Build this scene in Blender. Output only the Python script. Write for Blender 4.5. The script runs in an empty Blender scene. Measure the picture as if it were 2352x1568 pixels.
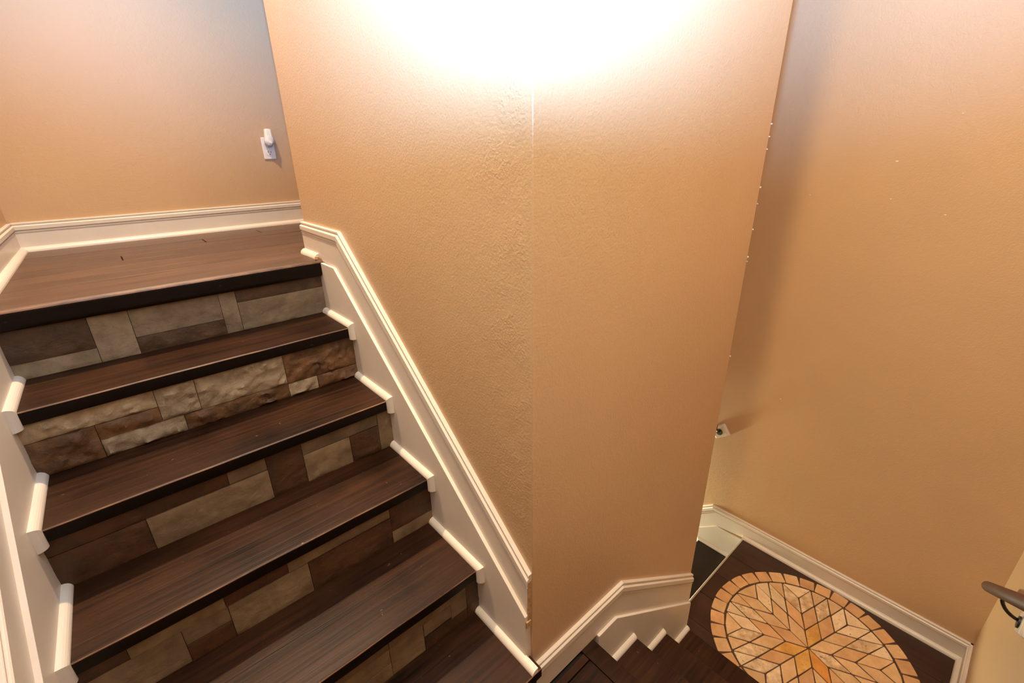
import bpy, bmesh, math, random
from mathutils import Vector, Matrix, noise

# ------------------------------------------------------------------ camera, world, lights, exposure
SC = bpy.context.scene
COL = SC.collection
cam_d = bpy.data.cameras.new('camera')
cam_d.sensor_width = 36.0
cam_d.lens = 36.0 * 1067.72 / 2352.0
cam_d.clip_start = 0.02
cam = bpy.data.objects.new('camera', cam_d)
COL.objects.link(cam)
_yaw, _pit, _rol = 0.7188, -0.3925, -0.0177
Fv = Vector((math.sin(_yaw) * math.cos(_pit), math.cos(_yaw) * math.cos(_pit), math.sin(_pit)))
Rv = Vector((math.cos(_yaw), -math.sin(_yaw), 0.0))
Uv = Rv.cross(Fv)
R2 = Rv * math.cos(_rol) + Uv * math.sin(_rol)
U2 = -Rv * math.sin(_rol) + Uv * math.cos(_rol)
M = Matrix((R2, U2, -Fv)).transposed().to_4x4()
M.translation = Vector((-0.6063, -0.6293, 1.3233))
cam.matrix_world = M
SC.camera = cam

SC.view_settings.view_transform = 'Standard'
SC.view_settings.look = 'None'
SC.view_settings.gamma = 1.0
SC.view_settings.use_curve_mapping = False
SC.view_settings.exposure = 0.0

world = bpy.data.worlds.new('world')
SC.world = world
world.use_nodes = True
bg = world.node_tree.nodes['Background']
bg.inputs[0].default_value = (1.0, 0.9, 0.8, 1)
bg.inputs[1].default_value = 0.05


def lamp(name, kind, loc, power, color, size, target=None, spot=None, blend=1.0):
    d = bpy.data.lights.new(name, kind)
    d.energy = power
    d.color = color
    if kind == 'AREA':
        d.shape = 'DISK'
        d.size = size
    else:
        d.shadow_soft_size = size
    if kind == 'SPOT':
        d.spot_size = math.radians(spot)
        d.spot_blend = blend
    o = bpy.data.objects.new(name, d)
    o.location = loc
    if target is not None:
        o.rotation_euler = (Vector(target) - Vector(loc)).to_track_quat('-Z', 'Y').to_euler()
    COL.objects.link(o)
    return o


# warm ceiling lamp over the upper hall, warm ceiling lamp over the winding landing,
# the photographer's neutral flash tilted up at the core corner, cool light from the floor below
lamp('hall_lamp', 'SPOT', (-0.40, 1.38, 3.10), 300, (1.0, 0.72, 0.43), 0.04, target=(-0.40, 1.06, 0.0), spot=98, blend=1.0)
lamp('landing_lamp', 'SPOT', (-0.35, -0.27, 3.05), 188, (1.0, 0.71, 0.33), 0.08, target=(1.50, -0.34, -0.45), spot=100, blend=1.0)
lamp('lower_stair_fill', 'POINT', (1.30, -0.55, 3.05), 46, (1.0, 0.76, 0.43), 0.08)  # added warm fill, brightens the mosaic, lower trim and right wall
lamp('flash', 'SPOT', (-0.60, -0.60, 1.50), 1100, (0.315, 0.745, 1.62), 0.03, target=(-0.14, -0.12, 2.74), spot=150, blend=1.0)
lamp('lower_light', 'AREA', (1.86, 1.15, -1.20), 27, (0.95, 1.0, 0.72), 0.2, target=(1.60, -0.94, -0.45))

# ------------------------------------------------------------------ measures (metres, tread of the lowest upper step = 0)
W0, SKEW = -0.9268, 0.0287           # left wall face: x = W0 + SKEW*y
YN = {1: 1.0932, 2: 0.8827, 3: 0.6538, 4: 0.4322, 5: 0.1967, 6: -0.0413}
ZN = {1: 0.9609, 2: 0.7599, 3: 0.5650, 4: 0.3788, 5: 0.1904, 6: 0.0}
OV = 0.020
XB, YA = 0.9906, 1.2671              # the core's far corner
XC, YD, YK = 1.969, -0.9424, 2.1675  # right wall, front wall, back wall
LZ, N2, T2, R2H = -0.172, 0.2674, 0.2418, 0.202
LO = -0.980
ZC, ZF = 3.4, -2.4                   # ceiling, bottom of the shaft


def xl(y):
    return W0 + SKEW * y


# ------------------------------------------------------------------ materials
MATS = {}


def new_mat(name):
    m = bpy.data.materials.new(name)
    m.use_nodes = True
    MATS[name] = m
    nt = m.node_tree
    b = nt.nodes['Principled BSDF']
    return m, nt, nt.nodes, nt.links, b


def node(nt, typ, **kw):
    n = nt.nodes.new(typ)
    for k, v in kw.items():
        if k.startswith('i_'):
            n.inputs[k[2:].replace('_', ' ')].default_value = v
        else:
            setattr(n, k, v)
    return n


def coords(nt, scale=(1, 1, 1), kind='Object'):
    tc = nt.nodes.new('ShaderNodeTexCoord')
    mp = nt.nodes.new('ShaderNodeMapping')
    mp.inputs['Scale'].default_value = scale
    nt.links.new(tc.outputs[kind], mp.inputs['Vector'])
    return mp.outputs['Vector'], tc


def geo_pos(nt):
    return nt.nodes.new('ShaderNodeNewGeometry').outputs['Position']


def ramp(nt, stops):
    r = nt.nodes.new('ShaderNodeValToRGB')
    e = r.color_ramp.elements
    while len(e) < len(stops):
        e.new(0.5)
    for k, (p, c) in enumerate(stops):
        e[k].position = p
        e[k].color = (c[0], c[1], c[2], 1)
    return r


def bump(nt, height, strength, dist, normal=None):
    b = nt.nodes.new('ShaderNodeBump')
    b.inputs['Strength'].default_value = strength
    b.inputs['Distance'].default_value = dist
    nt.links.new(height, b.inputs['Height'])
    if normal:
        nt.links.new(normal, b.inputs['Normal'])
    return b.outputs['Normal']


def wall_paint(name, col, rough, patch=False, spec=0.5):
    m, nt, N, L, b = new_mat(name)
    pos = geo_pos(nt)
    n1 = node(nt, 'ShaderNodeTexNoise', i_Scale=170.0, i_Detail=3.0)
    L.new(pos, n1.inputs['Vector'])
    n2 = node(nt, 'ShaderNodeTexNoise', i_Scale=55.0, i_Detail=2.0)
    L.new(pos, n2.inputs['Vector'])
    n3 = node(nt, 'ShaderNodeTexNoise', i_Scale=2.5, i_Detail=4.0)
    L.new(pos, n3.inputs['Vector'])
    r = ramp(nt, [(0.35, [c * 0.975 for c in col]), (0.65, [c * 1.02 for c in col])])
    L.new(n3.outputs['Fac'], r.inputs['Fac'])
    L.new(r.outputs['Color'], b.inputs['Base Color'])
    b.inputs['Roughness'].default_value = rough
    b.inputs['Specular IOR Level'].default_value = spec
    nrm = bump(nt, n1.outputs['Fac'], 0.22, 0.004)
    nrm = bump(nt, n2.outputs['Fac'], 0.07, 0.008, nrm)
    if patch:
        # old trowelled patch beside the corner: coarser relief on the stair face only
        sx = nt.nodes.new('ShaderNodeSeparateXYZ')
        L.new(pos, sx.inputs['Vector'])
        my = node(nt, 'ShaderNodeMapRange')
        my.inputs['From Min'].default_value = 0.24
        my.inputs['From Max'].default_value = 0.03
        L.new(sx.outputs['Y'], my.inputs['Value'])
        mx = node(nt, 'ShaderNodeMapRange')
        mx.inputs['From Min'].default_value = 0.03
        mx.inputs['From Max'].default_value = 0.0
        L.new(sx.outputs['X'], mx.inputs['Value'])
        my2 = node(nt, 'ShaderNodeMapRange')
        my2.inputs['From Min'].default_value = 0.008
        my2.inputs['From Max'].default_value = 0.03
        L.new(sx.outputs['Y'], my2.inputs['Value'])
        m0 = node(nt, 'ShaderNodeMath', operation='MULTIPLY')
        L.new(my.outputs['Result'], m0.inputs[0])
        L.new(mx.outputs['Result'], m0.inputs[1])
        m1 = node(nt, 'ShaderNodeMath', operation='MULTIPLY')
        L.new(m0.outputs[0], m1.inputs[0])
        L.new(my2.outputs['Result'], m1.inputs[1])
        np_ = node(nt, 'ShaderNodeTexNoise', i_Scale=75.0, i_Detail=6.0, i_Distortion=1.2)
        L.new(pos, np_.inputs['Vector'])
        big = node(nt, 'ShaderNodeTexNoise', i_Scale=6.0, i_Detail=2.0)
        L.new(pos, big.inputs['Vector'])
        bm_ = node(nt, 'ShaderNodeMapRange')
        bm_.inputs['From Min'].default_value = 0.38
        bm_.inputs['From Max'].default_value = 0.62
        L.new(big.outputs['Fac'], bm_.inputs['Value'])
        m2 = node(nt, 'ShaderNodeMath', operation='MULTIPLY')
        L.new(m1.outputs[0], m2.inputs[0])
        L.new(bm_.outputs['Result'], m2.inputs[1])
        m3 = node(nt, 'ShaderNodeMath', operation='MULTIPLY')
        L.new(m2.outputs[0], m3.inputs[0])
        L.new(np_.outputs['Fac'], m3.inputs[1])
        nrm = bump(nt, m3.outputs[0], 0.40, 0.006, nrm)
    L.new(nrm, b.inputs['Normal'])
    return m


TAN = (0.570, 0.364, 0.192)
wall_paint('core_paint', TAN, 0.38, patch=True, spec=0.9)
wall_paint('wall_paint', TAN, 0.5)
wall_paint('ceiling_paint', (0.50, 0.44, 0.36), 0.8)


def trim_paint(name, col):
    m, nt, N, L, b = new_mat(name)
    pos = geo_pos(nt)
    n = node(nt, 'ShaderNodeTexNoise', i_Scale=9.0, i_Detail=5.0)
    L.new(pos, n.inputs['Vector'])
    r = ramp(nt, [(0.3, [c * 0.93 for c in col]), (0.7, col)])
    L.new(n.outputs['Fac'], r.inputs['Fac'])
    L.new(r.outputs['Color'], b.inputs['Base Color'])
    b.inputs['Roughness'].default_value = 0.35
    n2 = node(nt, 'ShaderNodeTexNoise', i_Scale=60.0, i_Detail=2.0)
    L.new(pos, n2.inputs['Vector'])
    L.new(bump(nt, n2.outputs['Fac'], 0.05, 0.004), b.inputs['Normal'])
    return m


trim_paint('trim_paint', (0.74, 0.65, 0.55))


def wood(name, dark, light, rough, scale=(3.0, 42.0, 42.0), spec=0.5, wear=0.0, rnd=0.12, grain=0.25):
    m, nt, N, L, b = new_mat(name)
    pos = geo_pos(nt)
    oi = nt.nodes.new('ShaderNodeObjectInfo')
    off = node(nt, 'ShaderNodeVectorMath', operation='SCALE')
    comb = nt.nodes.new('ShaderNodeCombineXYZ')
    for k in range(3):
        L.new(oi.outputs['Random'], comb.inputs[k])
    L.new(comb.outputs[0], off.inputs[0])
    off.inputs['Scale'].default_value = 7.0
    add = node(nt, 'ShaderNodeVectorMath', operation='ADD')
    L.new(pos, add.inputs[0])
    L.new(off.outputs[0], add.inputs[1])
    mp = nt.nodes.new('ShaderNodeMapping')
    mp.inputs['Scale'].default_value = scale
    L.new(add.outputs[0], mp.inputs['Vector'])
    n1 = node(nt, 'ShaderNodeTexNoise', i_Scale=1.0, i_Detail=7.0, i_Roughness=0.62, i_Distortion=0.9)
    L.new(mp.outputs[0], n1.inputs['Vector'])
    n2 = node(nt, 'ShaderNodeTexNoise', i_Scale=4.5, i_Detail=4.0)
    L.new(add.outputs[0], n2.inputs['Vector'])
    mix = node(nt, 'ShaderNodeMath', operation='MULTIPLY_ADD')
    L.new(n2.outputs['Fac'], mix.inputs[0])
    mix.inputs[1].default_value = 0.5
    ad2 = node(nt, 'ShaderNodeMath', operation='MULTIPLY')
    L.new(n1.outputs['Fac'], ad2.inputs[0])
    ad2.inputs[1].default_value = 0.62
    L.new(ad2.outputs[0], mix.inputs[2])
    r = ramp(nt, [(0.36, dark), (0.56, [(a + c) * 0.5 for a, c in zip(dark, light)]), (0.74, light)])
    L.new(mix.outputs[0], r.inputs['Fac'])
    hsv = nt.nodes.new('ShaderNodeHueSaturation')
    mr = node(nt, 'ShaderNodeMapRange')
    mr.inputs['To Min'].default_value = 1.0 - rnd
    mr.inputs['To Max'].default_value = 1.0 + rnd
    L.new(oi.outputs['Random'], mr.inputs['Value'])
    L.new(mr.outputs['Result'], hsv.inputs['Value'])
    L.new(r.outputs['Color'], hsv.inputs['Color'])
    colour = hsv.outputs['Color']
    if wear:
        # sparse pale scuffs and chips
        n3 = node(nt, 'ShaderNodeTexNoise', i_Scale=46.0, i_Detail=3.0, i_Roughness=0.7)
        L.new(add.outputs[0], n3.inputs['Vector'])
        mr3 = node(nt, 'ShaderNodeMapRange')
        mr3.inputs['From Min'].default_value = 0.705
        mr3.inputs['From Max'].default_value = 0.80
        mr3.inputs['To Max'].default_value = wear
        L.new(n3.outputs['Fac'], mr3.inputs['Value'])
        mx = node(nt, 'ShaderNodeMix', data_type='RGBA')
        L.new(mr3.outputs['Result'], mx.inputs[0])
        L.new(colour, mx.inputs[6])
        mx.inputs[7].default_value = (0.42, 0.26, 0.15, 1)
        colour = mx.outputs[2]
    L.new(colour, b.inputs['Base Color'])
    rr = node(nt, 'ShaderNodeMapRange')
    rr.inputs['To Min'].default_value = rough - 0.10
    rr.inputs['To Max'].default_value = rough + 0.14
    L.new(n2.outputs['Fac'], rr.inputs['Value'])
    L.new(rr.outputs['Result'], b.inputs['Roughness'])
    b.inputs['Specular IOR Level'].default_value = spec
    L.new(bump(nt, n1.outputs['Fac'], grain, 0.002), b.inputs['Normal'])
    return m


wood('tread_wood', (0.0035, 0.0012, 0.0006), (0.056, 0.0205, 0.0078), 0.40, scale=(2.2, 52.0, 52.0), spec=0.17, grain=0.5, wear=0.7)
wood('nosing_wood', (0.010, 0.005, 0.003), (0.032, 0.014, 0.008), 0.42, spec=0.35, wear=0.3)
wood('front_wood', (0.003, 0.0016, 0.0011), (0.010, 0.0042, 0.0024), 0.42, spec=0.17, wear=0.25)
wood('worn_wood', (0.010, 0.005, 0.003), (0.34, 0.16, 0.07), 0.35, scale=(9.0, 20.0, 20.0), spec=0.5, rnd=0.1)
wood('hall_plank_wood', (0.050, 0.023, 0.012), (0.13, 0.066, 0.037), 0.40, wear=0.2)
wood('landing_plank_wood', (0.022, 0.009, 0.005), (0.060, 0.022, 0.011), 0.40, scale=(42.0, 3.0, 42.0), wear=0.3)
wood('rail_wood', (0.060, 0.022, 0.010), (0.13, 0.052, 0.026), 0.58, scale=(6.0, 60.0, 60.0))


def stone(name, dark, light, rough, scale=14.0, relief=0.5, pits=0.0, rnd=0.15):
    m, nt, N, L, b = new_mat(name)
    pos = geo_pos(nt)
    oi = nt.nodes.new('ShaderNodeObjectInfo')
    comb = nt.nodes.new('ShaderNodeCombineXYZ')
    for k in range(3):
        L.new(oi.outputs['Random'], comb.inputs[k])
    off = node(nt, 'ShaderNodeVectorMath', operation='SCALE')
    off.inputs['Scale'].default_value = 11.0
    L.new(comb.outputs[0], off.inputs[0])
    add = node(nt, 'ShaderNodeVectorMath', operation='ADD')
    L.new(pos, add.inputs[0])
    L.new(off.outputs[0], add.inputs[1])
    n1 = node(nt, 'ShaderNodeTexNoise', i_Scale=scale, i_Detail=8.0, i_Roughness=0.6)
    L.new(add.outputs[0], n1.inputs['Vector'])
    r = ramp(nt, [(0.32, dark), (0.68, light)])
    L.new(n1.outputs['Fac'], r.inputs['Fac'])
    hsv = nt.nodes.new('ShaderNodeHueSaturation')
    mr = node(nt, 'ShaderNodeMapRange')
    mr.inputs['To Min'].default_value = 1.0 - rnd
    mr.inputs['To Max'].default_value = 1.0 + rnd
    L.new(oi.outputs['Random'], mr.inputs['Value'])
    L.new(mr.outputs['Result'], hsv.inputs['Value'])
    L.new(r.outputs['Color'], hsv.inputs['Color'])
    colour = hsv.outputs['Color']
    n2 = node(nt, 'ShaderNodeTexNoise', i_Scale=scale * 3.0, i_Detail=6.0, i_Roughness=0.65)
    L.new(add.outputs[0], n2.inputs['Vector'])
    nrm = bump(nt, n2.outputs['Fac'], relief, 0.006)
    if pits:
        v = node(nt, 'ShaderNodeTexNoise', i_Scale=85.0, i_Detail=3.0, i_Roughness=0.7, i_Distortion=0.6)
        L.new(add.outputs[0], v.inputs['Vector'])
        vm = node(nt, 'ShaderNodeMapRange')
        vm.inputs['From Min'].default_value = 0.59
        vm.inputs['From Max'].default_value = 0.66
        L.new(v.outputs['Fac'], vm.inputs['Value'])
        big = node(nt, 'ShaderNodeTexNoise', i_Scale=14.0, i_Detail=2.0)
        L.new(add.outputs[0], big.inputs['Vector'])
        bmr = node(nt, 'ShaderNodeMapRange')
        bmr.inputs['From Min'].default_value = 0.42
        bmr.inputs['From Max'].default_value = 0.62
        bmr.inputs['To Max'].default_value = pits
        L.new(big.outputs['Fac'], bmr.inputs['Value'])
        mu = node(nt, 'ShaderNodeMath', operation='MULTIPLY')
        L.new(vm.outputs['Result'], mu.inputs[0])
        L.new(bmr.outputs['Result'], mu.inputs[1])
        mx = node(nt, 'ShaderNodeMix', data_type='RGBA')
        L.new(mu.outputs[0], mx.inputs[0])
        L.new(colour, mx.inputs[6])
        mx.inputs[7].default_value = (dark[0] * 0.22, dark[1] * 0.16, dark[2] * 0.12, 1)
        colour = mx.outputs[2]
        inv = node(nt, 'ShaderNodeMath', operation='SUBTRACT')
        inv.inputs[0].default_value = 1.0
        L.new(mu.outputs[0], inv.inputs[1])
        nrm = bump(nt, inv.outputs[0], 0.5, 0.002, nrm)
    L.new(colour, b.inputs['Base Color'])
    b.inputs['Roughness'].default_value = rough
    L.new(nrm, b.inputs['Normal'])
    return m


stone('pale_stone', (0.160, 0.112, 0.064), (0.305, 0.222, 0.135), 0.7, relief=0.8)
stone('brown_stone', (0.042, 0.021, 0.009), (0.105, 0.053, 0.023), 0.55, relief=0.8)
stone('dim_pale_stone', (0.125, 0.078, 0.039), (0.245, 0.162, 0.086), 0.7, relief=0.8)  # pale stone darkened: weaker light on the lower risers put into its colour
stone('dim_brown_stone', (0.036, 0.015, 0.0055), (0.094, 0.039, 0.014), 0.55, relief=0.8)  # brown stone with that same weaker light in its colour
stone('split_pale_stone', (0.26, 0.180, 0.105), (0.48, 0.365, 0.23), 0.6, scale=22.0, relief=0.9)  # split finish; the paler tone also carries the light on the second riser
stone('split_brown_stone', (0.055, 0.024, 0.009), (0.20, 0.095, 0.036), 0.5, scale=18.0, relief=0.9)  # split finish, with lit highlights put into the lighter tone
stone('cream_travertine', (0.74, 0.50, 0.27), (0.90, 0.68, 0.42), 0.38, relief=0.12, pits=0.9, rnd=0.10)
stone('tan_travertine', (0.62, 0.36, 0.16), (0.80, 0.52, 0.26), 0.38, relief=0.10, pits=0.45, rnd=0.10)
stone('amber_travertine', (0.60, 0.22, 0.035), (0.80, 0.34, 0.07), 0.38, relief=0.10, pits=0.2, rnd=0.08)
stone('rough_travertine', (0.50, 0.29, 0.125), (0.95, 0.70, 0.42), 0.5, scale=26.0, relief=0.45, pits=1.0, rnd=0.06)
stone('gold_travertine', (0.56, 0.25, 0.045), (0.84, 0.47, 0.12), 0.38, relief=0.12, pits=0.5, rnd=0.12)
stone('border_travertine', (0.60, 0.31, 0.125), (0.78, 0.44, 0.20), 0.40, relief=0.10, pits=0.25, rnd=0.10)


def plain(name, col, rough=0.5, metal=0.0, scale=30.0, var=0.08, trans=0.0):
    m, nt, N, L, b = new_mat(name)
    n = node(nt, 'ShaderNodeTexNoise', i_Scale=scale, i_Detail=3.0)
    L.new(geo_pos(nt), n.inputs['Vector'])
    r = ramp(nt, [(0.3, [c * (1 - var) for c in col]), (0.7, [min(1, c * (1 + var)) for c in col])])
    L.new(n.outputs['Fac'], r.inputs['Fac'])
    L.new(r.outputs['Color'], b.inputs['Base Color'])
    b.inputs['Roughness'].default_value = rough
    b.inputs['Metallic'].default_value = metal
    b.inputs['Transmission Weight'].default_value = trans
    return m


plain('grout', (0.085, 0.045, 0.022), 0.8, var=0.25)
plain('riser_board', (0.022, 0.012, 0.008), 0.6)
plain('black_iron', (0.012, 0.012, 0.014), 0.4)
plain('white_plastic', (0.84, 0.77, 0.69), 0.3, var=0.02)
plain('cream_plastic', (0.80, 0.73, 0.60), 0.35, var=0.03)
plain('clear_plastic', (0.62, 0.56, 0.50), 0.2, var=0.05, trans=0.3)
plain('slot_black', (0.02, 0.02, 0.02), 0.6)
plain('edge_metal', (0.62, 0.60, 0.54), 0.35, metal=0.7)
plain('subfloor', (0.008, 0.005, 0.004), 0.9)
plain('bare_wood', (0.45, 0.27, 0.13), 0.7, var=0.3, scale=120)
plain('white_chip', (0.8, 0.77, 0.72), 0.7)

# ------------------------------------------------------------------ mesh helpers


class MB:
    def __init__(self):
        self.v = []
        self.f = []

    def add(self, verts, faces):
        o = len(self.v)
        self.v += [tuple(p) for p in verts]
        self.f += [[i + o for i in f] for f in faces]
        return self

    def box(self, a, b):
        x0, y0, z0 = a
        x1, y1, z1 = b
        v = [(x0, y0, z0), (x1, y0, z0), (x1, y1, z0), (x0, y1, z0), (x0, y0, z1), (x1, y0, z1), (x1, y1, z1), (x0, y1, z1)]
        return self.add(v, [(0, 3, 2, 1), (4, 5, 6, 7), (0, 1, 5, 4), (1, 2, 6, 5), (2, 3, 7, 6), (3, 0, 4, 7)])

    def loft(self, rings, caps=True, closed=True):
        n = len(rings[0])
        v = [p for r in rings for p in r]
        f = []
        for k in range(len(rings) - 1):
            for j in range(n if closed else n - 1):
                f.append((k * n + j, k * n + (j + 1) % n, (k + 1) * n + (j + 1) % n, (k + 1) * n + j))
        if caps and closed:
            f.append(list(range(n))[::-1])
            f.append([(len(rings) - 1) * n + j for j in range(n)])
        return self.add(v, f)

    def tube(self, pts, r, n=10):
        pts = [Vector(p) for p in pts]
        rings = []
        for k, p in enumerate(pts):
            d = (pts[min(k + 1, len(pts) - 1)] - pts[max(k - 1, 0)]).normalized()
            up = Vector((0, 0, 1)) if abs(d.z) < 0.95 else Vector((1, 0, 0))
            s = d.cross(up).normalized()
            u = s.cross(d)
            rr = r[k] if isinstance(r, (list, tuple)) else r
            rings.append([p + (s * math.cos(t) + u * math.sin(t)) * rr for t in [2 * math.pi * j / n for j in range(n)]])
        return self.loft(rings)

    def mesh(self, name, origin=(0, 0, 0)):
        me = bpy.data.meshes.new(name)
        ox, oy, oz = origin
        me.from_pydata([(x - ox, y - oy, z - oz) for x, y, z in self.v], [], self.f)
        bm = bmesh.new()
        bm.from_mesh(me)
        bmesh.ops.recalc_face_normals(bm, faces=bm.faces)
        bm.to_mesh(me)
        bm.free()
        return me


def world_loc(o):
    v = Vector((0, 0, 0))
    while o is not None:
        v = v + o.location
        o = o.parent
    return v


def obj(name, mb, mat, parent=None, origin=None, bevel=0.0, seg=2, smooth=False, kind=None, label=None):
    base = world_loc(parent)
    org = Vector(origin) if origin else Vector(base)
    o = bpy.data.objects.new(name, mb.mesh(name, org))
    COL.objects.link(o)
    o.data.materials.append(MATS[mat])
    o.location = org - base
    if parent:
        o.parent = parent
    if smooth:
        for p in o.data.polygons:
            p.use_smooth = True
    if bevel:
        m = o.modifiers.new('bevel', 'BEVEL')
        m.width = bevel
        m.segments = seg
        m.limit_method = 'ANGLE'
        m.angle_limit = math.radians(40)
        m.harden_normals = True
        for p in o.data.polygons:
            p.use_smooth = True
    if kind:
        o['kind'] = kind
    if label:
        o['label'] = label
    return o


def thing(name, loc, label, cat, group=None):
    o = bpy.data.objects.new(name, None)
    o.empty_display_size = 0.1
    o.location = loc
    COL.objects.link(o)
    o['label'] = label
    o['category'] = cat
    if group:
        o['group'] = group
    return o


# wall frames: (u along the wall, z, d out of the wall) -> world
def fA(u, z, d): return (-d, u, z)
def fL(u, z, d): return (xl(u) + d, u, z)
def fB(u, z, d): return (u, -d, z)
def fC(u, z, d): return (XC - d, u, z)
def fD(u, z, d): return (u, YD + d, z)
def fK(u, z, d): return (u, YK - d, z)


# board profile, bottom to top: (fraction of the height, thickness)
PROFILE = [(0.0, 0.0), (0.0, 0.012), (0.665, 0.012), (0.68, 0.0145), (0.70, 0.0145), (0.715, 0.010),
           (0.74, 0.010), (0.76, 0.0165), (0.875, 0.0165), (0.90, 0.0125), (0.915, 0.009),
           (0.935, 0.009), (0.945, 0.0115), (0.985, 0.0115), (1.0, 0.009), (1.0, 0.0)]


def board(fr, tops, bots, prof=PROFILE):
    mb = MB()
    rings = []
    for t, b in zip(tops, bots):
        rings.append([fr(b[0] + (t[0] - b[0]) * f, b[1] + (t[1] - b[1]) * f, d) for f, d in prof])
    return mb.loft(rings)


def quarter_round(fr, path, d0, r=0.017, side=1, n=6):
    """quarter-round swept along a path in the wall plane; bulges to `side` of the path and out of the wall."""
    P = [Vector(p) for p in path]
    rings = []
    for k, p in enumerate(P):
        dirs = []
        if k > 0:
            dirs.append((P[k] - P[k - 1]).normalized())
        if k < len(P) - 1:
            dirs.append((P[k + 1] - P[k]).normalized())
        ns = [Vector((-d.y, d.x)) * side for d in dirs]
        m = ns[0] if len(ns) == 1 else (ns[0] + ns[1]) / (1 + ns[0].dot(ns[1]))
        ring = [fr(p.x, p.y, d0 - 0.004)]
        ring.append(fr(p.x, p.y, d0 + r))
        for j in range(1, n):
            a = math.pi / 2 * j / n
            q = p + m * (r * math.sin(a))
            ring.append(fr(q.x, q.y, d0 + r * math.cos(a)))
        q = p + m * r
        ring.append(fr(q.x, q.y, d0))
        ring.append(fr(q.x, q.y, d0 - 0.004))
        rings.append(ring)
    return MB().loft(rings)


# ------------------------------------------------------------------ room shell
S = 'structure'
T = 0.12


def slab(name, a, b, mat='wall_paint'):
    return obj(name, MB().box(a, b), mat, kind=S)


XR, YE = 2.75, 3.0
# left wall (slightly skewed)
mb = MB()
mb.loft([[(xl(YD - T), YD - T, z), (xl(YK + T), YK + T, z), (xl(YK + T) - T, YK + T, z), (xl(YD - T) - T, YD - T, z)] for z in (ZF, ZC)])
obj('wall_left', mb, 'wall_paint', kind=S)
slab('wall_back', (xl(YK) - 0.01, YK, ZF), (XR, YK + T, ZC))
slab('wall_right', (XC, YD - T, ZF), (XC + T, YA, ZC))
slab('wall_front', (xl(YD) - 0.01, YD - T, ZF), (XC, YD, ZC))
slab('wall_hall_end', (XR, YA, ZF), (XR + T, YK + T, ZC))
slab('wall_hall_near', (XC + T, YA - T, 0.7), (XR, YA, ZC))
slab('ceiling', (-1.15, YD - T, ZC), (XR + T, YK + T, ZC + T), 'ceiling_paint')


# the core between the two flights: plan outline with rounded bead corners
def core_outline():
    pts = []

    def corner(cx, cy, sx, sy, r, n=5):
        # corner at (cx,cy); inside lies to (-sx,-sy)
        ccx, ccy = cx - sx * r, cy - sy * r
        a0 = math.atan2(0, sx)
        for k in range(n + 1):
            t = math.pi / 2 * k / n
            yield (ccx + sx * r * math.cos(t), ccy + sy * r * math.sin(t))
    c1 = list(corner(0, 0, -1, -1, 0.003, 3))          # from x-side to y-side
    c2 = list(corner(XB, 0, 1, -1, 0.009))
    c3 = list(corner(XB, YA, 1, 1, 0.009))
    c4 = list(corner(0, YA, -1, 1, 0.010))
    pts = c1 + c2[::-1] + c3 + c4[::-1]
    return pts


co = core_outline()
mb = MB()
mb.loft([[(x, y, z) for x, y in co] for z in (ZF, ZC)])
core = obj('wall_center', mb, 'core_paint', kind=S)
mod = core.modifiers.new('smooth', 'EDGE_SPLIT')
mod.split_angle = math.radians(35)
for p in core.data.polygons:
    p.use_smooth = True

# ------------------------------------------------------------------ upper hall floor: planks laid along x
ZH = ZN[1]
floor_hall = obj('floor', MB().box((xl(YK) - 0.08, YA - 0.13, ZH - 0.20), (XR, YK, ZH - 0.014)), 'subfloor', kind=S)
rows = [YN[1] + 0.115, 1.316, 1.424, 1.531, 1.638, 1.745, 1.845, 1.945, 2.05, YK]
joints = {0: [], 1: [0.9], 2: [0.35], 3: [0.30, 1.1], 4: [-0.556, 0.62], 5: [0.2, 1.3], 6: [-0.245, 0.8], 7: [0.012, 1.2], 8: [0.5]}
random.seed(4)
for k in range(len(rows) - 1):
    xs = [xl(rows[k]) - 0.004] + joints[k] + [XR]
    for j in range(len(xs) - 1):
        x0, x1 = xs[j] + 0.0018, xs[j + 1] - 0.0018
        if rows[k] < YA + 0.001:
            x1 = min(x1, -0.001)
        dz = random.uniform(-0.0008, 0.0006)
        if k == 0:
            x1 = -0.013
        if x1 - x0 > 0.05:
            if rows[k] < YA < rows[k + 1] and x1 > 0:
                x1 = -0.001
            obj('plank', MB().box((x0, rows[k] + 0.0019, ZH - 0.016), (x1, rows[k + 1] - 0.0019, ZH + dz)), 'hall_plank_wood', floor_hall,
                origin=((x0 + x1) / 2, rows[k], ZH), bevel=0.0012, seg=1)
# floor right of the core edge, filling the first rows behind the core
for k in range(1, 2):
    obj('plank', MB().box((0.002, YA + 0.002, ZH - 0.016), (XR, rows[2] - 0.0009, ZH)), 'hall_plank_wood', floor_hall, origin=(1, YA, ZH), bevel=0.0012, seg=1)


# ------------------------------------------------------------------ steps
def nosing_section(y0, y1, z1, th, r, back=0.0):
    """closed section in (y,z): tread from nosing front y0 to y1 with rounded nose."""
    pts = [(y1, z1 - th), (y1, z1)]
    n = 5
    for k in range(n + 1):
        a = math.pi / 2 * k / n
        pts.append((y0 + r - r * math.sin(a), z1 - r + r * math.cos(a)))
    rb = min(r, th * 0.45)
    for k in range(n + 1):
        a = math.pi / 2 * k / n
        pts.append((y0 + rb - rb * math.cos(a), z1 - th + rb - rb * math.sin(a)))
    return pts


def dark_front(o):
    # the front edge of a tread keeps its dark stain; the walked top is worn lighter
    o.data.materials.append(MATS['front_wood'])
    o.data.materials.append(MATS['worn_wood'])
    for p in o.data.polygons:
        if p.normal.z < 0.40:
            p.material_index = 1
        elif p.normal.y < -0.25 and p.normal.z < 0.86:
            p.material_index = 2


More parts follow.
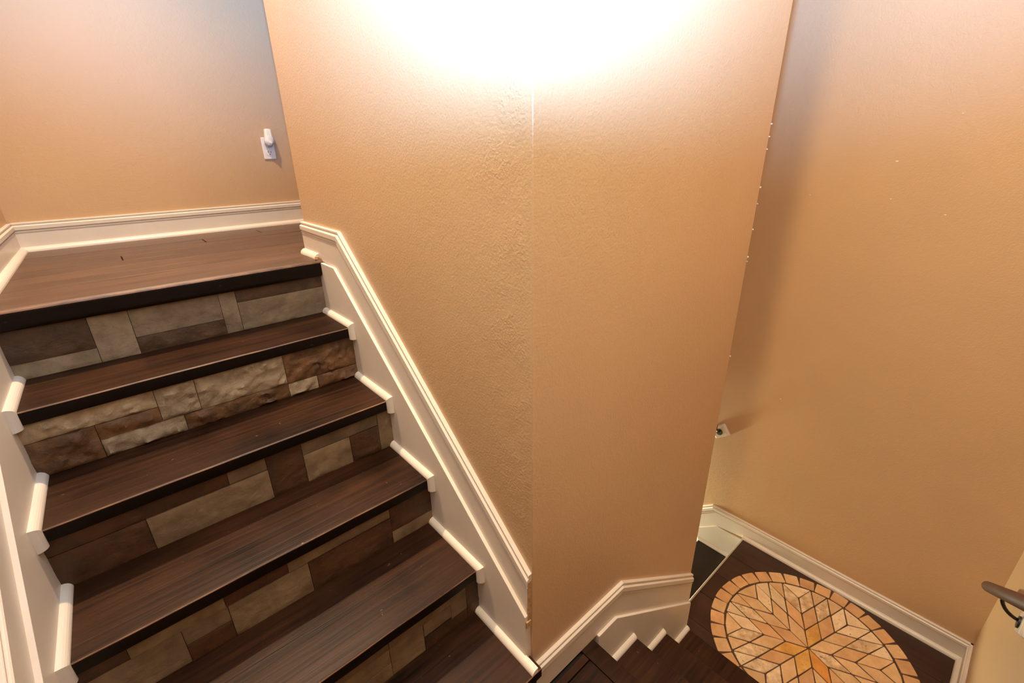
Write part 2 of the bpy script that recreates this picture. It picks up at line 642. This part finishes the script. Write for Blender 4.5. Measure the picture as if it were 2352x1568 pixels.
up = thing('staircase', (-0.45, 0.5, LZ), 'upper flight of dark wood steps with stone-tiled risers climbing left to the hall', 'staircase')
RGT = -0.006
# top edge of the hall floor: thick rounded landing nosing
sec = nosing_section(YN[1] - 0.004, YN[1] + 0.115, ZH + 0.001, 0.060, 0.014)
mbn = MB().loft([[(x, y, z) for y, z in sec] for x in (xl(1.1) + 0.002, -0.012)])
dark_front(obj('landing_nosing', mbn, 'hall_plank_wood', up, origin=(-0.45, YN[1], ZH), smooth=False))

for i in range(2, 7):
    yb = YN[i - 1] + OV + 0.012 if i > 1 else 0
    sec = nosing_section(YN[i], yb, ZN[i], 0.038, 0.0055)
    x1 = -0.010 if i < 6 else -0.004
    rings = []
    NX = 24
    random.seed(i)
    for k in range(NX + 1):
        t = k / NX
        rings.append([(xl(y) + 0.012 + (x1 - xl(y) - 0.012) * t, y + (0.0012 * noise.noise(Vector((t * 9, i * 3.1, 0))) if j >= 2 else 0),
                       z + (0.0008 * noise.noise(Vector((t * 7, i * 5.7, 2))) if 1 <= j <= 8 else 0)) for j, (y, z) in enumerate(sec)])
    o = obj('tread', MB().loft(rings), 'tread_wood', up, origin=(-0.45, YN[i], ZN[i]), smooth=True)
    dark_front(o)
    m = o.modifiers.new('split', 'EDGE_SPLIT')
    m.split_angle = math.radians(32)

L0 = -0.955
R0 = -0.010
P, B = 'pale_stone', 'brown_stone'
TOP = 0.158
STONES = {
    1: [(L0, -.692, .047, .150, B), (L0, -.692, 0, .047, P), (-.692, -.598, 0, .150, P), (-.598, -.361, .053, .150, P), (-.598, -.361, 0, .053, B),
        (-.361, -.311, 0, .150, P), (-.311, R0, .099, .150, B), (-.311, R0, 0, .099, P)],
    2: [(L0, -.604, .099, TOP, P), (L0, -.744, 0, .099, B), (-.744, -.604, .053, .099, B), (-.744, -.553, 0, .053, P), (-.604, -.507, .054, TOP, P),
        (-.507, -.260, .052, TOP, P), (-.553, -.260, 0, .052, B), (-.260, R0, .048, TOP, B), (-.260, -.164, 0, .047, P), (-.164, R0, 0, .047, B)],
    3: [(L0, -.703, 0, .097, B), (L0, -.513, .098, .148, B), (-.513, -.415, .099, .148, P), (-.703, -.415, 0, .097, P), (-.415, -.315, 0, .148, B),
        (-.315, -.169, 0, .098, P), (-.315, -.070, .099, .148, P), (-.169, -.070, 0, .098, B), (-.070, R0, 0, .148, P)],
    4: [(L0, -.798, .104, .150, B), (L0, -.704, 0, .103, P), (-.798, -.609, .104, .150, P), (-.704, -.607, .054, .103, P), (-.704, -.607, 0, .053, B),
        (-.609, -.461, .103, .150, B), (-.607, -.412, 0, .102, P), (-.461, -.165, .103, .150, P), (-.412, -.165, 0, .102, B), (-.165, R0, .045, .150, B), (-.165, R0, 0, .045, P)],
    5: [(L0, -.62, 0, .152, B), (-.62, -.50, .05, .152, P), (-.62, -.419, 0, .05, B), (-.50, -.317, .106, .152, P), (-.50, -.317, .05, .106, P), (-.419, -.317, 0, .05, P),
        (-.317, -.122, .106, .152, P), (-.317, -.214, 0, .105, P), (-.214, -.122, .055, .105, P), (-.214, -.066, 0, .045, B), (-.122, -.066, .045, .152, P), (-.066, R0, 0, .152, B)],
}


def rough_stone(x0, x1, z0, z1, y, depth, amp, seed):
    """a split-face stone: flat sides, uneven front (towards -y)."""
    nx = max(3, int((x1 - x0) / 0.008))
    nz = max(3, int((z1 - z0) / 0.008))
    mb = MB()
    v = []
    for j in range(nz + 1):
        for k in range(nx + 1):
            x = x0 + (x1 - x0) * k / nx
            z = z0 + (z1 - z0) * j / nz
            e = 1.0
            if k in (0, nx) or j in (0, nz):
                e = 0.25
            q = Vector((x * 22 + seed * 3.7, z * 22, seed * 1.3))
            h = noise.noise(q) * 0.8 + 0.75 * abs(noise.noise(q * 2.1)) * 2 - 0.5 + 0.45 * noise.noise(q * 4.9)
            # the foot of a worn stone is chipped more than its top
            e *= 0.55 + 0.45 * (1 - j / nz) if amp < 0.006 else 1.0
            v.append((x, y - e * amp * max(0.04, 0.6 + h), z))
    f = []
    W_ = nx + 1
    for j in range(nz):
        for k in range(nx):
            a = j * W_ + k
            f.append((a, a + 1, a + W_ + 1, a + W_))
    n0 = len(v)
    rim = [k for k in range(nx + 1)] + [j * W_ + nx for j in range(1, nz + 1)] + [nz * W_ + k for k in range(nx - 1, -1, -1)] + [j * W_ for j in range(nz - 1, 0, -1)]
    for r in rim:
        v.append((v[r][0], y + depth, v[r][2]))
    m = len(rim)
    for k in range(m):
        f.append((rim[k], n0 + k, n0 + (k + 1) % m, rim[(k + 1) % m]))
    f.append([n0 + k for k in range(m)])
    return mb.add(v, f)


sid = 0
for i in range(1, 6):
    yr = YN[i] + OV
    zb = ZN[i + 1]
    top = ZN[i] - (0.060 if i == 1 else 0.038)
    rb = obj('riser', MB().box((xl(yr) + 0.001, yr + 0.004, zb - 0.004), (R0, yr + 0.012, top)), 'riser_board', up, origin=(-0.45, yr, zb))
    roughness = {1: 0.0044, 2: 0.0105, 3: 0.0048, 4: 0.0026, 5: 0.0026}[i]
    random.seed(20 + i)
    for (x0, x1, z0, z1, mt) in STONES[i]:
        sid += 1
        z1 = min(z1, top - zb)
        x0 = max(x0, xl(yr) - 0.0)
        proud = random.uniform(-0.0015, 0.0015)
        if i == 2:
            mt = 'split_' + mt
        elif i > 2:
            mt = {P: 'dim_pale_stone', B: 'dim_brown_stone'}[mt]  # same two stones, dimmer light of the lower steps in their colour
        o = obj('stone_tile', rough_stone(x0 + 0.0007, x1 - 0.0007, zb + z0 + 0.0007, zb + z1 - 0.0006, yr + proud, 0.007, roughness, sid), mt, rb,
                origin=((x0 + x1) / 2, yr, zb + z0), smooth=True)
        m = o.modifiers.new('split', 'EDGE_SPLIT')
        m.split_angle = math.radians(50)
# plain riser under the lowest tread, carriage below
obj('riser', MB().box((xl(0) + 0.001, YN[6] + OV, LZ), (-0.004, YN[6] + OV + 0.012, -0.036)), 'riser_board', up, origin=(-0.45, 0, LZ))

# ------------------------------------------------------------------ camera-side landing: planks along x
land = obj('floor', MB().box((xl(-0.5) - 0.03, YD, LZ - 0.20), (N2 - 0.03, -0.001, LZ - 0.014)), 'subfloor', kind=S)
land.name = 'floor.001'
rows2 = [-0.020, -0.048] + [-0.048 - 0.112 * k for k in range(1, 9)]
rows2[-1] = YD + 0.001
for k in range(len(rows2) - 1):
    obj('plank', MB().box((xl(rows2[k]) + 0.004, rows2[k + 1] + 0.0012, LZ - 0.016), (N2 - 0.062, rows2[k] - 0.0012, LZ - 0.0003 * (k % 3))), 'tread_wood', land,
        origin=(-0.3, rows2[k], LZ), bevel=0.002, seg=1)

low = thing('staircase', (0.6, -0.47, LO), 'lower flight of dark wood steps going down to the landing with the round stone mosaic', 'staircase')
for k in range(0, 4):
    zk = LZ - k * R2H
    xn = N2 + k * T2
    xb = xn - T2 - 0.03 if k else xn - 0.060
    th = 0.038
    sec = [(-a, z) for a, z in nosing_section(-xn, -xb, zk, th, 0.0055)]
    rings = [[(x, y, z) for x, z in sec] for y in (YD + 0.010, -0.012)]
    nm = 'tread' if k else 'landing_nosing'
    o = obj(nm, MB().loft(rings), 'tread_wood' , low, origin=(xn, -0.47, zk), smooth=True)
    o.modifiers.new('split', 'EDGE_SPLIT').split_angle = math.radians(32)
    zn = zk - R2H if k < 3 else LO
    obj('riser', MB().box((xn - 0.034, YD + 0.010, zn - 0.002), (xn - 0.020, -0.012, zk - 0.036)), 'riser_board', low, origin=(xn, -0.47, zn))

# ------------------------------------------------------------------ lower landing: planks along y, metal edge strip
HE = 0.109
fl = obj('floor', MB().box((XB - 0.03, YD, LO - 0.16), (XC, HE - 0.02, LO - 0.014)), 'subfloor', kind=S)
fl.name = 'floor.002'
xs = [XB - 0.03, 1.022, 1.208, 1.396, 1.578, 1.765, XC - 0.0]
for k in range(len(xs) - 1):
    x0, x1 = xs[k] + 0.0011, xs[k + 1] - 0.0011
    obj('plank', MB().box((x0, YD + 0.003, LO - 0.016), (x1, HE - 0.010, LO - 0.0003 * (k % 3))), 'landing_plank_wood', fl, origin=((x0 + x1) / 2, -0.4, LO), bevel=0.0015, seg=1)
edge = MB()
sec = nosing_section(-HE, -(HE - 0.011), LO + 0.0015, 0.040, 0.004)
edge.loft([[(x, -a, z) for a, z in sec] for x in (XB + 0.003, XC - 0.012)])
obj('edge_strip', edge, 'edge_metal', fl, origin=(1.48, HE, LO), smooth=False)

# the last flight, turning away behind the core
last = thing('staircase', (1.48, 0.35, -1.6), 'black steps dropping away behind the tan core beyond the mosaic landing', 'staircase')
for k in range(1, 4):
    zk = LO - 0.2 * k
    y0 = HE - 0.03 + 0.25 * (k - 1)
    sec = [(-a, z) for a, z in nosing_section(-(y0 + 0.29), -(y0 - 0.0), zk, 0.038, 0.0055)]
    o = obj('tread', MB().loft([[(x, y, z) for y, z in sec] for x in (XB + 0.002, XC - 0.02)]), 'nosing_wood', last, origin=(1.48, y0, zk))
    obj('riser', MB().box((XB + 0.002, y0 - 0.002, zk - 0.002), (XC - 0.02, y0 + 0.010, zk + 0.165)), 'riser_board', last, origin=(1.48, y0, zk))
obj('floor', MB().box((XB, HE, ZF), (XC, YK, ZF + 0.1)), 'subfloor', kind=S).name = 'floor.003'
slab('wall_stairwell_end', (XB, YA, ZF), (XC + T, YA + 0.02, ZH - 0.2))

# ------------------------------------------------------------------ trim
SLOPE = 0.81
SK = 0.022


def zA(y):      # raked joint between skirt board and base board on the upper flight
    return 0.162 + SLOPE * y


KB, KT = (0.975, 0.950), (0.915, 1.081)
# stair side of the core
t1 = obj('trim_1', board(fA, [(YA - 0.001, 1.081), KT, (0.003, 0.315)], [(YA - 0.001, 0.963), KB, (0.009, zA(0.009))],), 'trim_paint', kind=S)


def skirt(fr, yend, ylow):
    # polygon in (y,z): top follows the rake, bottom hidden under the steps
    poly = [(yend, 0.951), (0.975, 0.951), (ylow, zA(ylow)), (ylow, -0.02 if ylow > -0.02 else LZ), (0.20, -0.03), (yend, 0.70)]
    return MB().loft([[fr(u, z, d) for u, z in poly] for d in (0.0, SK)])


obj('skirt_board', skirt(fA, 1.125, 0.006), 'trim_paint', t1, origin=(0, 0.5, 0.4), bevel=0.0015, seg=2)
for i in range(2, 7):
    yb, yn, z = YN[i - 1] + OV, YN[i], ZN[i]
    path = [(yb - 0.001, z), (yn, z), (yn, z - 0.044)]
    if i == 6:
        path = [(yb - 0.001, z), (yn - 0.0, z)]
    obj('shoe_molding', quarter_round(fA, path, SK, 0.017, side=-1), 'trim_paint', t1, origin=(0, yn, z))
obj('shoe_molding', quarter_round(fA, [(YA - 0.001, ZH), (1.118, ZH)], 0.012, 0.019, side=-1), 'trim_paint', t1, origin=(0, 1.2, ZH))
# chipped bare end of the skirt at the corner and a broken bit by the top nosing
chip = MB()
for (y, z, s, d) in [(1.112, 0.966, 0.006, 0.024), (1.104, 0.963, 0.004, 0.030), (1.116, 0.955, 0.004, 0.024), (1.098, 0.966, 0.003, 0.034)]:
    chip.box(fA(y - s, z - s, d + s), fA(y + s, z + s, d - s))
obj('splinter', chip, 'bare_wood', t1, origin=(0, 1.11, ZH), label='broken bare wood at the end of the moulding', bevel=0.002, seg=1)
cend = MB()
cend.box(fA(0.0035, 0.15, 0.0125), fA(0.0065, 0.292, 0.001))
cend.box(fA(0.0005, 0.128, 0.020), fA(0.0055, 0.150, 0.004))
obj('bare_end', cend, 'bare_wood', t1, origin=(0, 0, 0.2), label='unpainted sawn end of the raked board')


# left wall: level by the hall, raked down the flight
def zL(y):
    return 0.563 + 0.86 * (y - 0.5)


t2 = obj('trim_2', board(fL, [(YK - 0.0, 1.078), (1.005, 1.078), (-0.06, zL(-0.06) + 0.200)], [(YK - 0.0, 0.962), (0.965, 0.962), (-0.06, zL(-0.06))]), 'trim_paint', kind=S)
poly = [(1.125, 0.951), (0.951, 0.951), (-0.06, zL(-0.06)), (-0.06, -0.02), (0.20, -0.03), (1.125, 0.70)]
obj('skirt_board', MB().loft([[fL(u, z, d) for u, z in poly] for d in (0.0, SK)]), 'trim_paint', t2, origin=(-0.93, 0.5, 0.4), bevel=0.0015, seg=2)
for i in range(2, 7):
    yb, yn, z = YN[i - 1] + OV, YN[i], ZN[i]
    path = [(yb - 0.001, z), (yn, z), (yn, z - 0.044)]
    obj('shoe_molding', quarter_round(fL, path, SK, 0.018, side=-1), 'trim_paint', t2, origin=(-0.93, yn, z))
obj('shoe_molding', quarter_round(fL, [(YK - 0.012, ZH), (YN[1] + 0.0, ZH)], 0.012, 0.019, side=-1), 'trim_paint', t2, origin=(-0.93, 1.6, ZH))

# back wall base board
bb = obj('baseboard_back', board(fK, [(xl(YK) + 0.0, 1.078), (XR, 1.078)], [(xl(YK) + 0.0, 0.962), (XR, 0.962)]), 'trim_paint', kind=S)
obj('shoe_molding', quarter_round(fK, [(xl(YK) + 0.012, ZH), (XR, ZH)], 0.012, 0.019, side=1), 'trim_paint', bb, origin=(0, YK, ZH))

# lower-flight side of the core: level, then raked down
BT = [(-0.004, LZ + 0.133), (0.418, LZ + 0.133), (XB - 0.004, -0.444)]
BB = [(-0.004, LZ + 0.002), (0.383, -0.172), (XB - 0.004, -0.616)]
t3 = obj('trim_3', board(fB, BT, BB), 'trim_paint', kind=S)
poly = [(0.285, -0.170), (0.383, -0.170), (XB - 0.002, -0.614), (XB - 0.002, LO + 0.10), (0.80, LO + 0.10), (0.285, -0.50)]
obj('skirt_board', MB().loft([[fB(u, z, d) for u, z in poly] for d in (0.0, SK)]), 'trim_paint', t3, origin=(0.6, 0, -0.6), bevel=0.0015, seg=2)
for k in (1, 2, 3):
    z = LZ - k * R2H
    xn = N2 + k * T2
    xb_ = N2 + (k - 1) * T2 - 0.02
    obj('shoe_molding', quarter_round(fB, [(xb_, z), (xn - 0.004, z)], SK, 0.017, side=1), 'trim_paint', t3, origin=(xn, 0, z))

# right wall: level along the landing, raked down beyond
zt = LO + 0.118
CT = [(YD + 0.0, zt), (0.325, zt), (1.2, zt - 0.80 * 0.875)]
CB = [(YD + 0.0, LO + 0.002), (0.276, LO - 0.026), (1.2, LO - 0.026 - 0.80 * 0.924)]
br = obj('baseboard_right', board(fC, [CT[0], (0.09, zt), CT[1], CT[2]], [CB[0], (0.09, LO + 0.002), CB[1], CB[2]]), 'trim_paint', kind=S)
obj('shoe_molding', quarter_round(fC, [(YD + 0.012, LO), (HE - 0.002, LO)], 0.012, 0.019, side=1), 'trim_paint', br, origin=(XC, -0.4, LO))
poly = [(HE - 0.02, LO - 0.0235), (0.276, LO - 0.0235), (1.2, LO - 0.026 - 0.80 * 0.924), (1.2, LO - 1.2), (HE - 0.02, LO - 0.35)]
obj('skirt_board', MB().loft([[fC(u, z, d) for u, z in poly] for d in (0.0, SK - 0.004)]), 'trim_paint', br, origin=(XC, 0.5, LO - 0.2), bevel=0.0015, seg=2)
obj('shoe_molding', quarter_round(fC, [(HE - 0.02, LO - 0.2), (HE + 0.255, LO - 0.2), (HE + 0.255, LO - 0.245)], SK - 0.004, 0.017, side=1), 'trim_paint', br, origin=(XC, 0.3, LO - 0.2))

# front wall: landing base board, raked skirt beside the lower flight
bf = obj('baseboard_front', board(fD, [(XC - 0.0, zt), (1.02, zt)], [(XC - 0.0, LO + 0.002), (1.02, LO + 0.002)]), 'trim_paint', kind=S)
obj('shoe_molding', quarter_round(fD, [(XC - 0.012, LO), (1.0, LO)], 0.012, 0.019, side=-1), 'trim_paint', bf, origin=(1.5, YD, LO))
FT = [(-0.9, LZ + 0.133), (0.42, LZ + 0.133), (1.02, zt)]
FB_ = [(-0.9, LZ + 0.002), (0.38, -0.172), (1.02, -0.66)]
poly = [(0.30, LZ + 0.002), (0.383, -0.170), (1.02, -0.66), (1.02, LO + 0.01), (0.85, LO + 0.01), (0.30, -0.5)]
obj('skirt_board', MB().loft([[fD(u, z, d) for u, z in poly] for d in (0.0, SK)]), 'trim_paint', bf, origin=(0.6, YD, -0.6), bevel=0.0015, seg=2)

# paint flecks broken off along the core's far corner
fk = MB()
random.seed(9)
for z in [1.38, 1.345, 1.31, 1.20, 1.15, 1.07, 0.98, 0.965, 0.62, 0.3]:
    s = random.uniform(0.0007, 0.0016)
    fk.box((XB - 0.002 - s, -0.001 - s * 0.3, z - s * 1.6), (XB + s * 0.2, 0.003, z + s * 1.6))
obj('paint_chip', fk, 'white_chip', core, origin=(XB, 0, 1.0), kind='stuff')

# pale specks and nail dots on the right wall
sp = MB()
for (y, z, r_) in [(-0.14, 1.25, 0.004), (-0.155, 1.10, 0.0025), (-0.345, 1.05, 0.003), (0.08, 0.03, 0.003), (0.155, 1.10, 0.002), (-0.30, 1.42, 0.002)]:
    ring = [(y + r_ * 1.3 * math.cos(2 * math.pi * k / 7), z + r_ * 0.6 * math.sin(2 * math.pi * k / 7)) for k in range(7)]
    sp.loft([[fC(u, v, d) for u, v in ring] for d in (-0.001, 0.0006)])
obj('paint_chip', sp, 'white_chip', bpy.data.objects['wall_right'], origin=(XC, -0.1, 1.0), kind='stuff')

# ------------------------------------------------------------------ stone mosaic medallion
MC = Vector((1.482, -0.422))
RO, RI = 0.450, 0.378
mosaic = thing('stone_medallion', (MC.x, MC.y, LO), 'round tan travertine mosaic medallion with an eight-pointed star set in the dark plank landing', 'mosaic')
bed = MB()
n = 96
bed.loft([[(MC.x + RO * math.cos(2 * math.pi * k / n), MC.y + RO * math.sin(2 * math.pi * k / n), z) for k in range(n)] for z in (LO - 0.004, LO + 0.0035)])
obj('grout_bed', bed, 'grout', mosaic, origin=(MC.x, MC.y, LO))


def piece(poly, mat, gap=0.0027, h=0.0062, jitter=0.0016):
    c = Vector((sum(p[0] for p in poly) / len(poly), sum(p[1] for p in poly) / len(poly)))
    n = len(poly)
    P_ = [Vector(p) for p in poly]
    area = sum(P_[k].x * P_[(k + 1) % n].y - P_[(k + 1) % n].x * P_[k].y for k in range(n))
    if area < 0:
        P_.reverse()
    out = []
    for k in range(n):         # inset each edge by the gap
        a, b_, c_ = P_[k - 1], P_[k], P_[(k + 1) % n]
        d1, d2 = (b_ - a).normalized(), (c_ - b_).normalized()
        n1, n2 = Vector((-d1.y, d1.x)), Vector((-d2.y, d2.x))
        den = max(0.35, 1 + n1.dot(n2))
        q = b_ + (n1 + n2) / den * gap
        out.append(q + Vector((random.uniform(-jitter, jitter), random.uniform(-jitter, jitter))))
    # blunt the tips a little
    ring = []
    for k in range(n):
        a, b_, c_ = out[k - 1], out[k], out[(k + 1) % n]
        e = 0.0035
        ring.append(b_ + (a - b_).normalized() * e)
        ring.append(b_ + (c_ - b_).normalized() * e)
    hh = LO + h + random.uniform(-0.0006, 0.0006)
    mb = MB()
    mb.loft([[(MC.x + p.x, MC.y + p.y, LO + 0.002) for p in ring],
             [(MC.x + p.x, MC.y + p.y, hh - 0.001) for p in ring],
             [(MC.x + p.x + (c - p).normalized().x * 0.0012, MC.y + p.y + (c - p).normalized().y * 0.0012, hh) for p in ring]])
    return obj('stone_piece', mb, mat, mosaic, origin=(MC.x + c.x, MC.y + c.y, LO))


SS = 0.0985
A0 = math.radians(27.0)


def dirv(k):
    a = A0 + math.pi / 4 * k
    return Vector((math.cos(a), math.sin(a)))


def on_ring(p):
    return p.normalized() * (RI - 0.001)


random.seed(31)
for k in range(8):
    a, b_ = dirv(k), dirv(k + 1)
    z0 = Vector((0, 0))
    tip = (a + b_) * SS
    piece([z0, a * SS, tip, b_ * SS], ['tan_travertine', 'border_travertine', 'gold_travertine', 'gold_travertine', 'amber_travertine', 'rough_travertine', 'tan_travertine', 'gold_travertine'][k])
    # ring of narrow rhombs, two per spoke
    pa = a * 2 * SS + b_ * SS
    pb = b_ * 2 * SS + a * SS
    piece([a * SS, a * 2 * SS, pa, tip], random.choice(['tan_travertine', 'tan_travertine', 'border_travertine']))
    piece([b_ * SS, tip, pb, b_ * 2 * SS], random.choice(['tan_travertine', 'tan_travertine', 'border_travertine']))
    far = on_ring((a + b_) * 2 * SS)
    piece([tip, pa, far, pb], random.choice(['cream_travertine', 'tan_travertine', 'rough_travertine']))
    qa = on_ring(a * 3 * SS + b_ * SS)
    qb = on_ring(b_ * 3 * SS + a * SS)
    piece([a * 2 * SS, a * 3 * SS, qa, pa], random.choice(['cream_travertine', 'rough_travertine', 'tan_travertine', 'cream_travertine']))
    piece([b_ * 2 * SS, pb, qb, b_ * 3 * SS], random.choice(['cream_travertine', 'rough_travertine', 'tan_travertine', 'cream_travertine']))
    piece([pa, qa, on_ring(qa + far), far], random.choice(['cream_travertine', 'tan_travertine']))
    piece([pb, far, on_ring(qb + far), qb], random.choice(['cream_travertine', 'tan_travertine']))
    # edge triangle on the spoke
    c_ = dirv(k - 1)
    q2 = on_ring(a * 3 * SS + c_ * SS)
    piece([a * 3 * SS, q2, on_ring(a), qa], random.choice(['cream_travertine', 'tan_travertine']))
NB = 34
for k in range(NB):
    t = math.radians(34.8) + 2 * math.pi * (k + 0.5) / NB
    er, et = Vector((math.cos(t), math.sin(t))), Vector((-math.sin(t), math.cos(t)))
    hw = RI * math.pi / NB * 1.02
    ri, ro = RI + 0.003, RO - 0.002
    piece([er * ri - et * hw, er * ro - et * (hw * 1.01), er * (ro + 0.0015), er * ro + et * (hw * 1.01), er * ri + et * hw], random.choice(['border_travertine', 'border_travertine', 'border_travertine', 'tan_travertine']), gap=0.0016)

# ------------------------------------------------------------------ wall outlet and night light
out = thing('wall_outlet', (0.183, YK, 1.345), 'white wall outlet on the tan back wall above the hall base board', 'outlet')
pl = MB().box(fK(0.153, 1.294, 0.0), fK(0.212, 1.399, 0.006))
obj('wall_plate', pl, 'white_plastic', out, origin=(0.183, YK, 1.345), bevel=0.003, seg=2)
for zc in (1.325, 1.370):
    rec = MB()
    ring = []
    for k in range(20):
        a = 2 * math.pi * k / 20
        ring.append((0.183 + 0.0165 * math.cos(a), max(-0.0125, min(0.0125, 0.0165 * math.sin(a)))))
    rec.loft([[fK(u, zc + v, d) for u, v in ring] for d in (0.005, 0.0078)])
    so = obj('socket', rec, 'white_plastic', out, origin=(0.183, YK, zc))
    sl = MB()
    sl.box(fK(0.1755, zc + 0.0005, 0.007), fK(0.1778, zc + 0.0095, 0.0082))
    sl.box(fK(0.1882, zc + 0.0005, 0.007), fK(0.1905, zc + 0.0085, 0.0082))
    sl.box(fK(0.1808, zc - 0.0095, 0.007), fK(0.1852, zc - 0.0045, 0.0082))
    obj('slot', sl, 'slot_black', so, origin=(0.183, YK, zc))
nl = thing('night_light', (0.183, YK - 0.008, 1.365), 'small cream plug-in night light in the upper socket of the outlet', 'night light')
bs = MB()
bs.loft([[fK(0.183 + w * math.cos(2 * math.pi * k / 20), 1.368 + h_ * math.sin(2 * math.pi * k / 20), d) for k in range(20)]
         for d, w, h_ in ((0.0079, 0.018, 0.015), (0.022, 0.020, 0.017), (0.034, 0.016, 0.013))])
obj('plug_base', bs, 'clear_plastic', nl, origin=(0.183, YK, 1.368), smooth=True)
sh = MB()
prof_ = [(1.360, 0.038, 0.010, 0.001), (1.372, 0.043, 0.0215, 0.001), (1.384, 0.044, 0.0225, 0.001), (1.408, 0.041, 0.0180, 0.003), (1.432, 0.037, 0.0160, 0.005), (1.438, 0.034, 0.0140, 0.005)]
sh.loft([[fK(0.183 + x + sx_, z, y) for x, y in ((-w, d - 0.022), (-w, d - 0.004), (-w * 0.6, d + 0.002), (w * 0.6, d + 0.002), (w, d - 0.004), (w, d - 0.022))] for z, d, w, sx_ in prof_])
obj('shade', sh, 'cream_plastic', nl, origin=(0.183, YK, 1.40), bevel=0.0012, seg=2)
sn = MB()
sn.loft([[fK(0.186 + r_ * math.cos(2 * math.pi * k / 14), 1.374 + r_ * math.sin(2 * math.pi * k / 14), d) for k in range(14)] for d, r_ in ((0.046, 0.006), (0.0515, 0.006), (0.0518, 0.004))])
se = obj('sensor', sn, 'white_plastic', nl, origin=(0.186, YK, 1.374))


# ------------------------------------------------------------------ hand rails
def rail_bracket(parent, fr, u, z, rise):
    """white raked backing block, black arm curving from it to the rail's underside."""
    blk = MB()
    c, s = math.cos(math.atan(rise)), math.sin(math.atan(rise))
    hl, hh = 0.050, 0.038
    poly = [(-hl, -hh), (hl, -hh), (hl, hh), (-hl, hh)]
    R_ = [(u + a * c - b_ * s, z + a * s + b_ * c) for a, b_ in poly]
    R3 = [(u + a * 0.84 * c - b_ * 0.80 * s, z + a * 0.84 * s + b_ * 0.80 * c) for a, b_ in poly]
    blk.loft([[fr(p, q, 0.0) for p, q in R_], [fr(p, q, 0.012) for p, q in R_], [fr(p, q, 0.020) for p, q in R3]])
    bo = obj('backing_block', blk, 'trim_paint', parent, origin=fr(u, z, 0), bevel=0.003, seg=2, label='white bevelled wooden block')
    fl_ = MB()
    fl_.loft([[fr(u + 0.020 * math.cos(2 * math.pi * k / 16), z + 0.020 * math.sin(2 * math.pi * k / 16), d) for k in range(16)] for d in (0.0195, 0.0255)])
    obj('bracket_plate', fl_, 'black_iron', parent, origin=fr(u, z, 0.02))
    arm = []
    for k in range(9):
        a = math.pi / 2 * k / 8
        arm.append(fr(u, z + 0.006 + 0.070 * (1 - math.cos(a)), 0.022 + 0.056 * math.sin(a)))
    obj('bracket', MB().tube(arm, 0.0055, 10), 'black_iron', parent, origin=fr(u, z, 0.05), smooth=True, label='black iron bracket')


rise = -0.7206
hr = thing('handrail', (1.1, YD, 0.05), 'dark brown wooden handrail on a black bracket along the pale wall at the lower right', 'handrail')
xe, ze = 1.672, -0.312
pts = [(xe + 0.012, YD + 0.072, ze - 0.009), (xe, YD + 0.072, ze), (xe - 0.3, YD + 0.072, ze - rise * 0.3), (0.25, YD + 0.072, ze - rise * (xe - 0.25))]
obj('rail', MB().tube(pts, [0.013, 0.021, 0.021, 0.021], 16), 'rail_wood', hr, origin=(1.1, YD + 0.072, 0.05), smooth=True)
rail_bracket(hr, fD, 1.285, -0.110, rise)
rail_bracket(hr, fD, 0.55, -0.110 - rise * 0.735, rise)

hr2 = thing('handrail', (XC, 0.6, -0.45), 'white handrail block with black bracket peeking out behind the tan core on the right wall', 'handrail')
y0, z0 = 0.415, -0.215
pts = [(XC - 0.080, y0 + 0.75 * t, z0 - 0.775 * 0.75 * t) for t in (0, 0.02, 0.5, 1.0)]
obj('rail', MB().tube(pts, [0.013, 0.021, 0.021, 0.021], 16), 'rail_wood', hr2, origin=(XC, 0.6, -0.45), smooth=True)
rail_bracket(hr2, fC, 0.362, -0.309, -0.775)
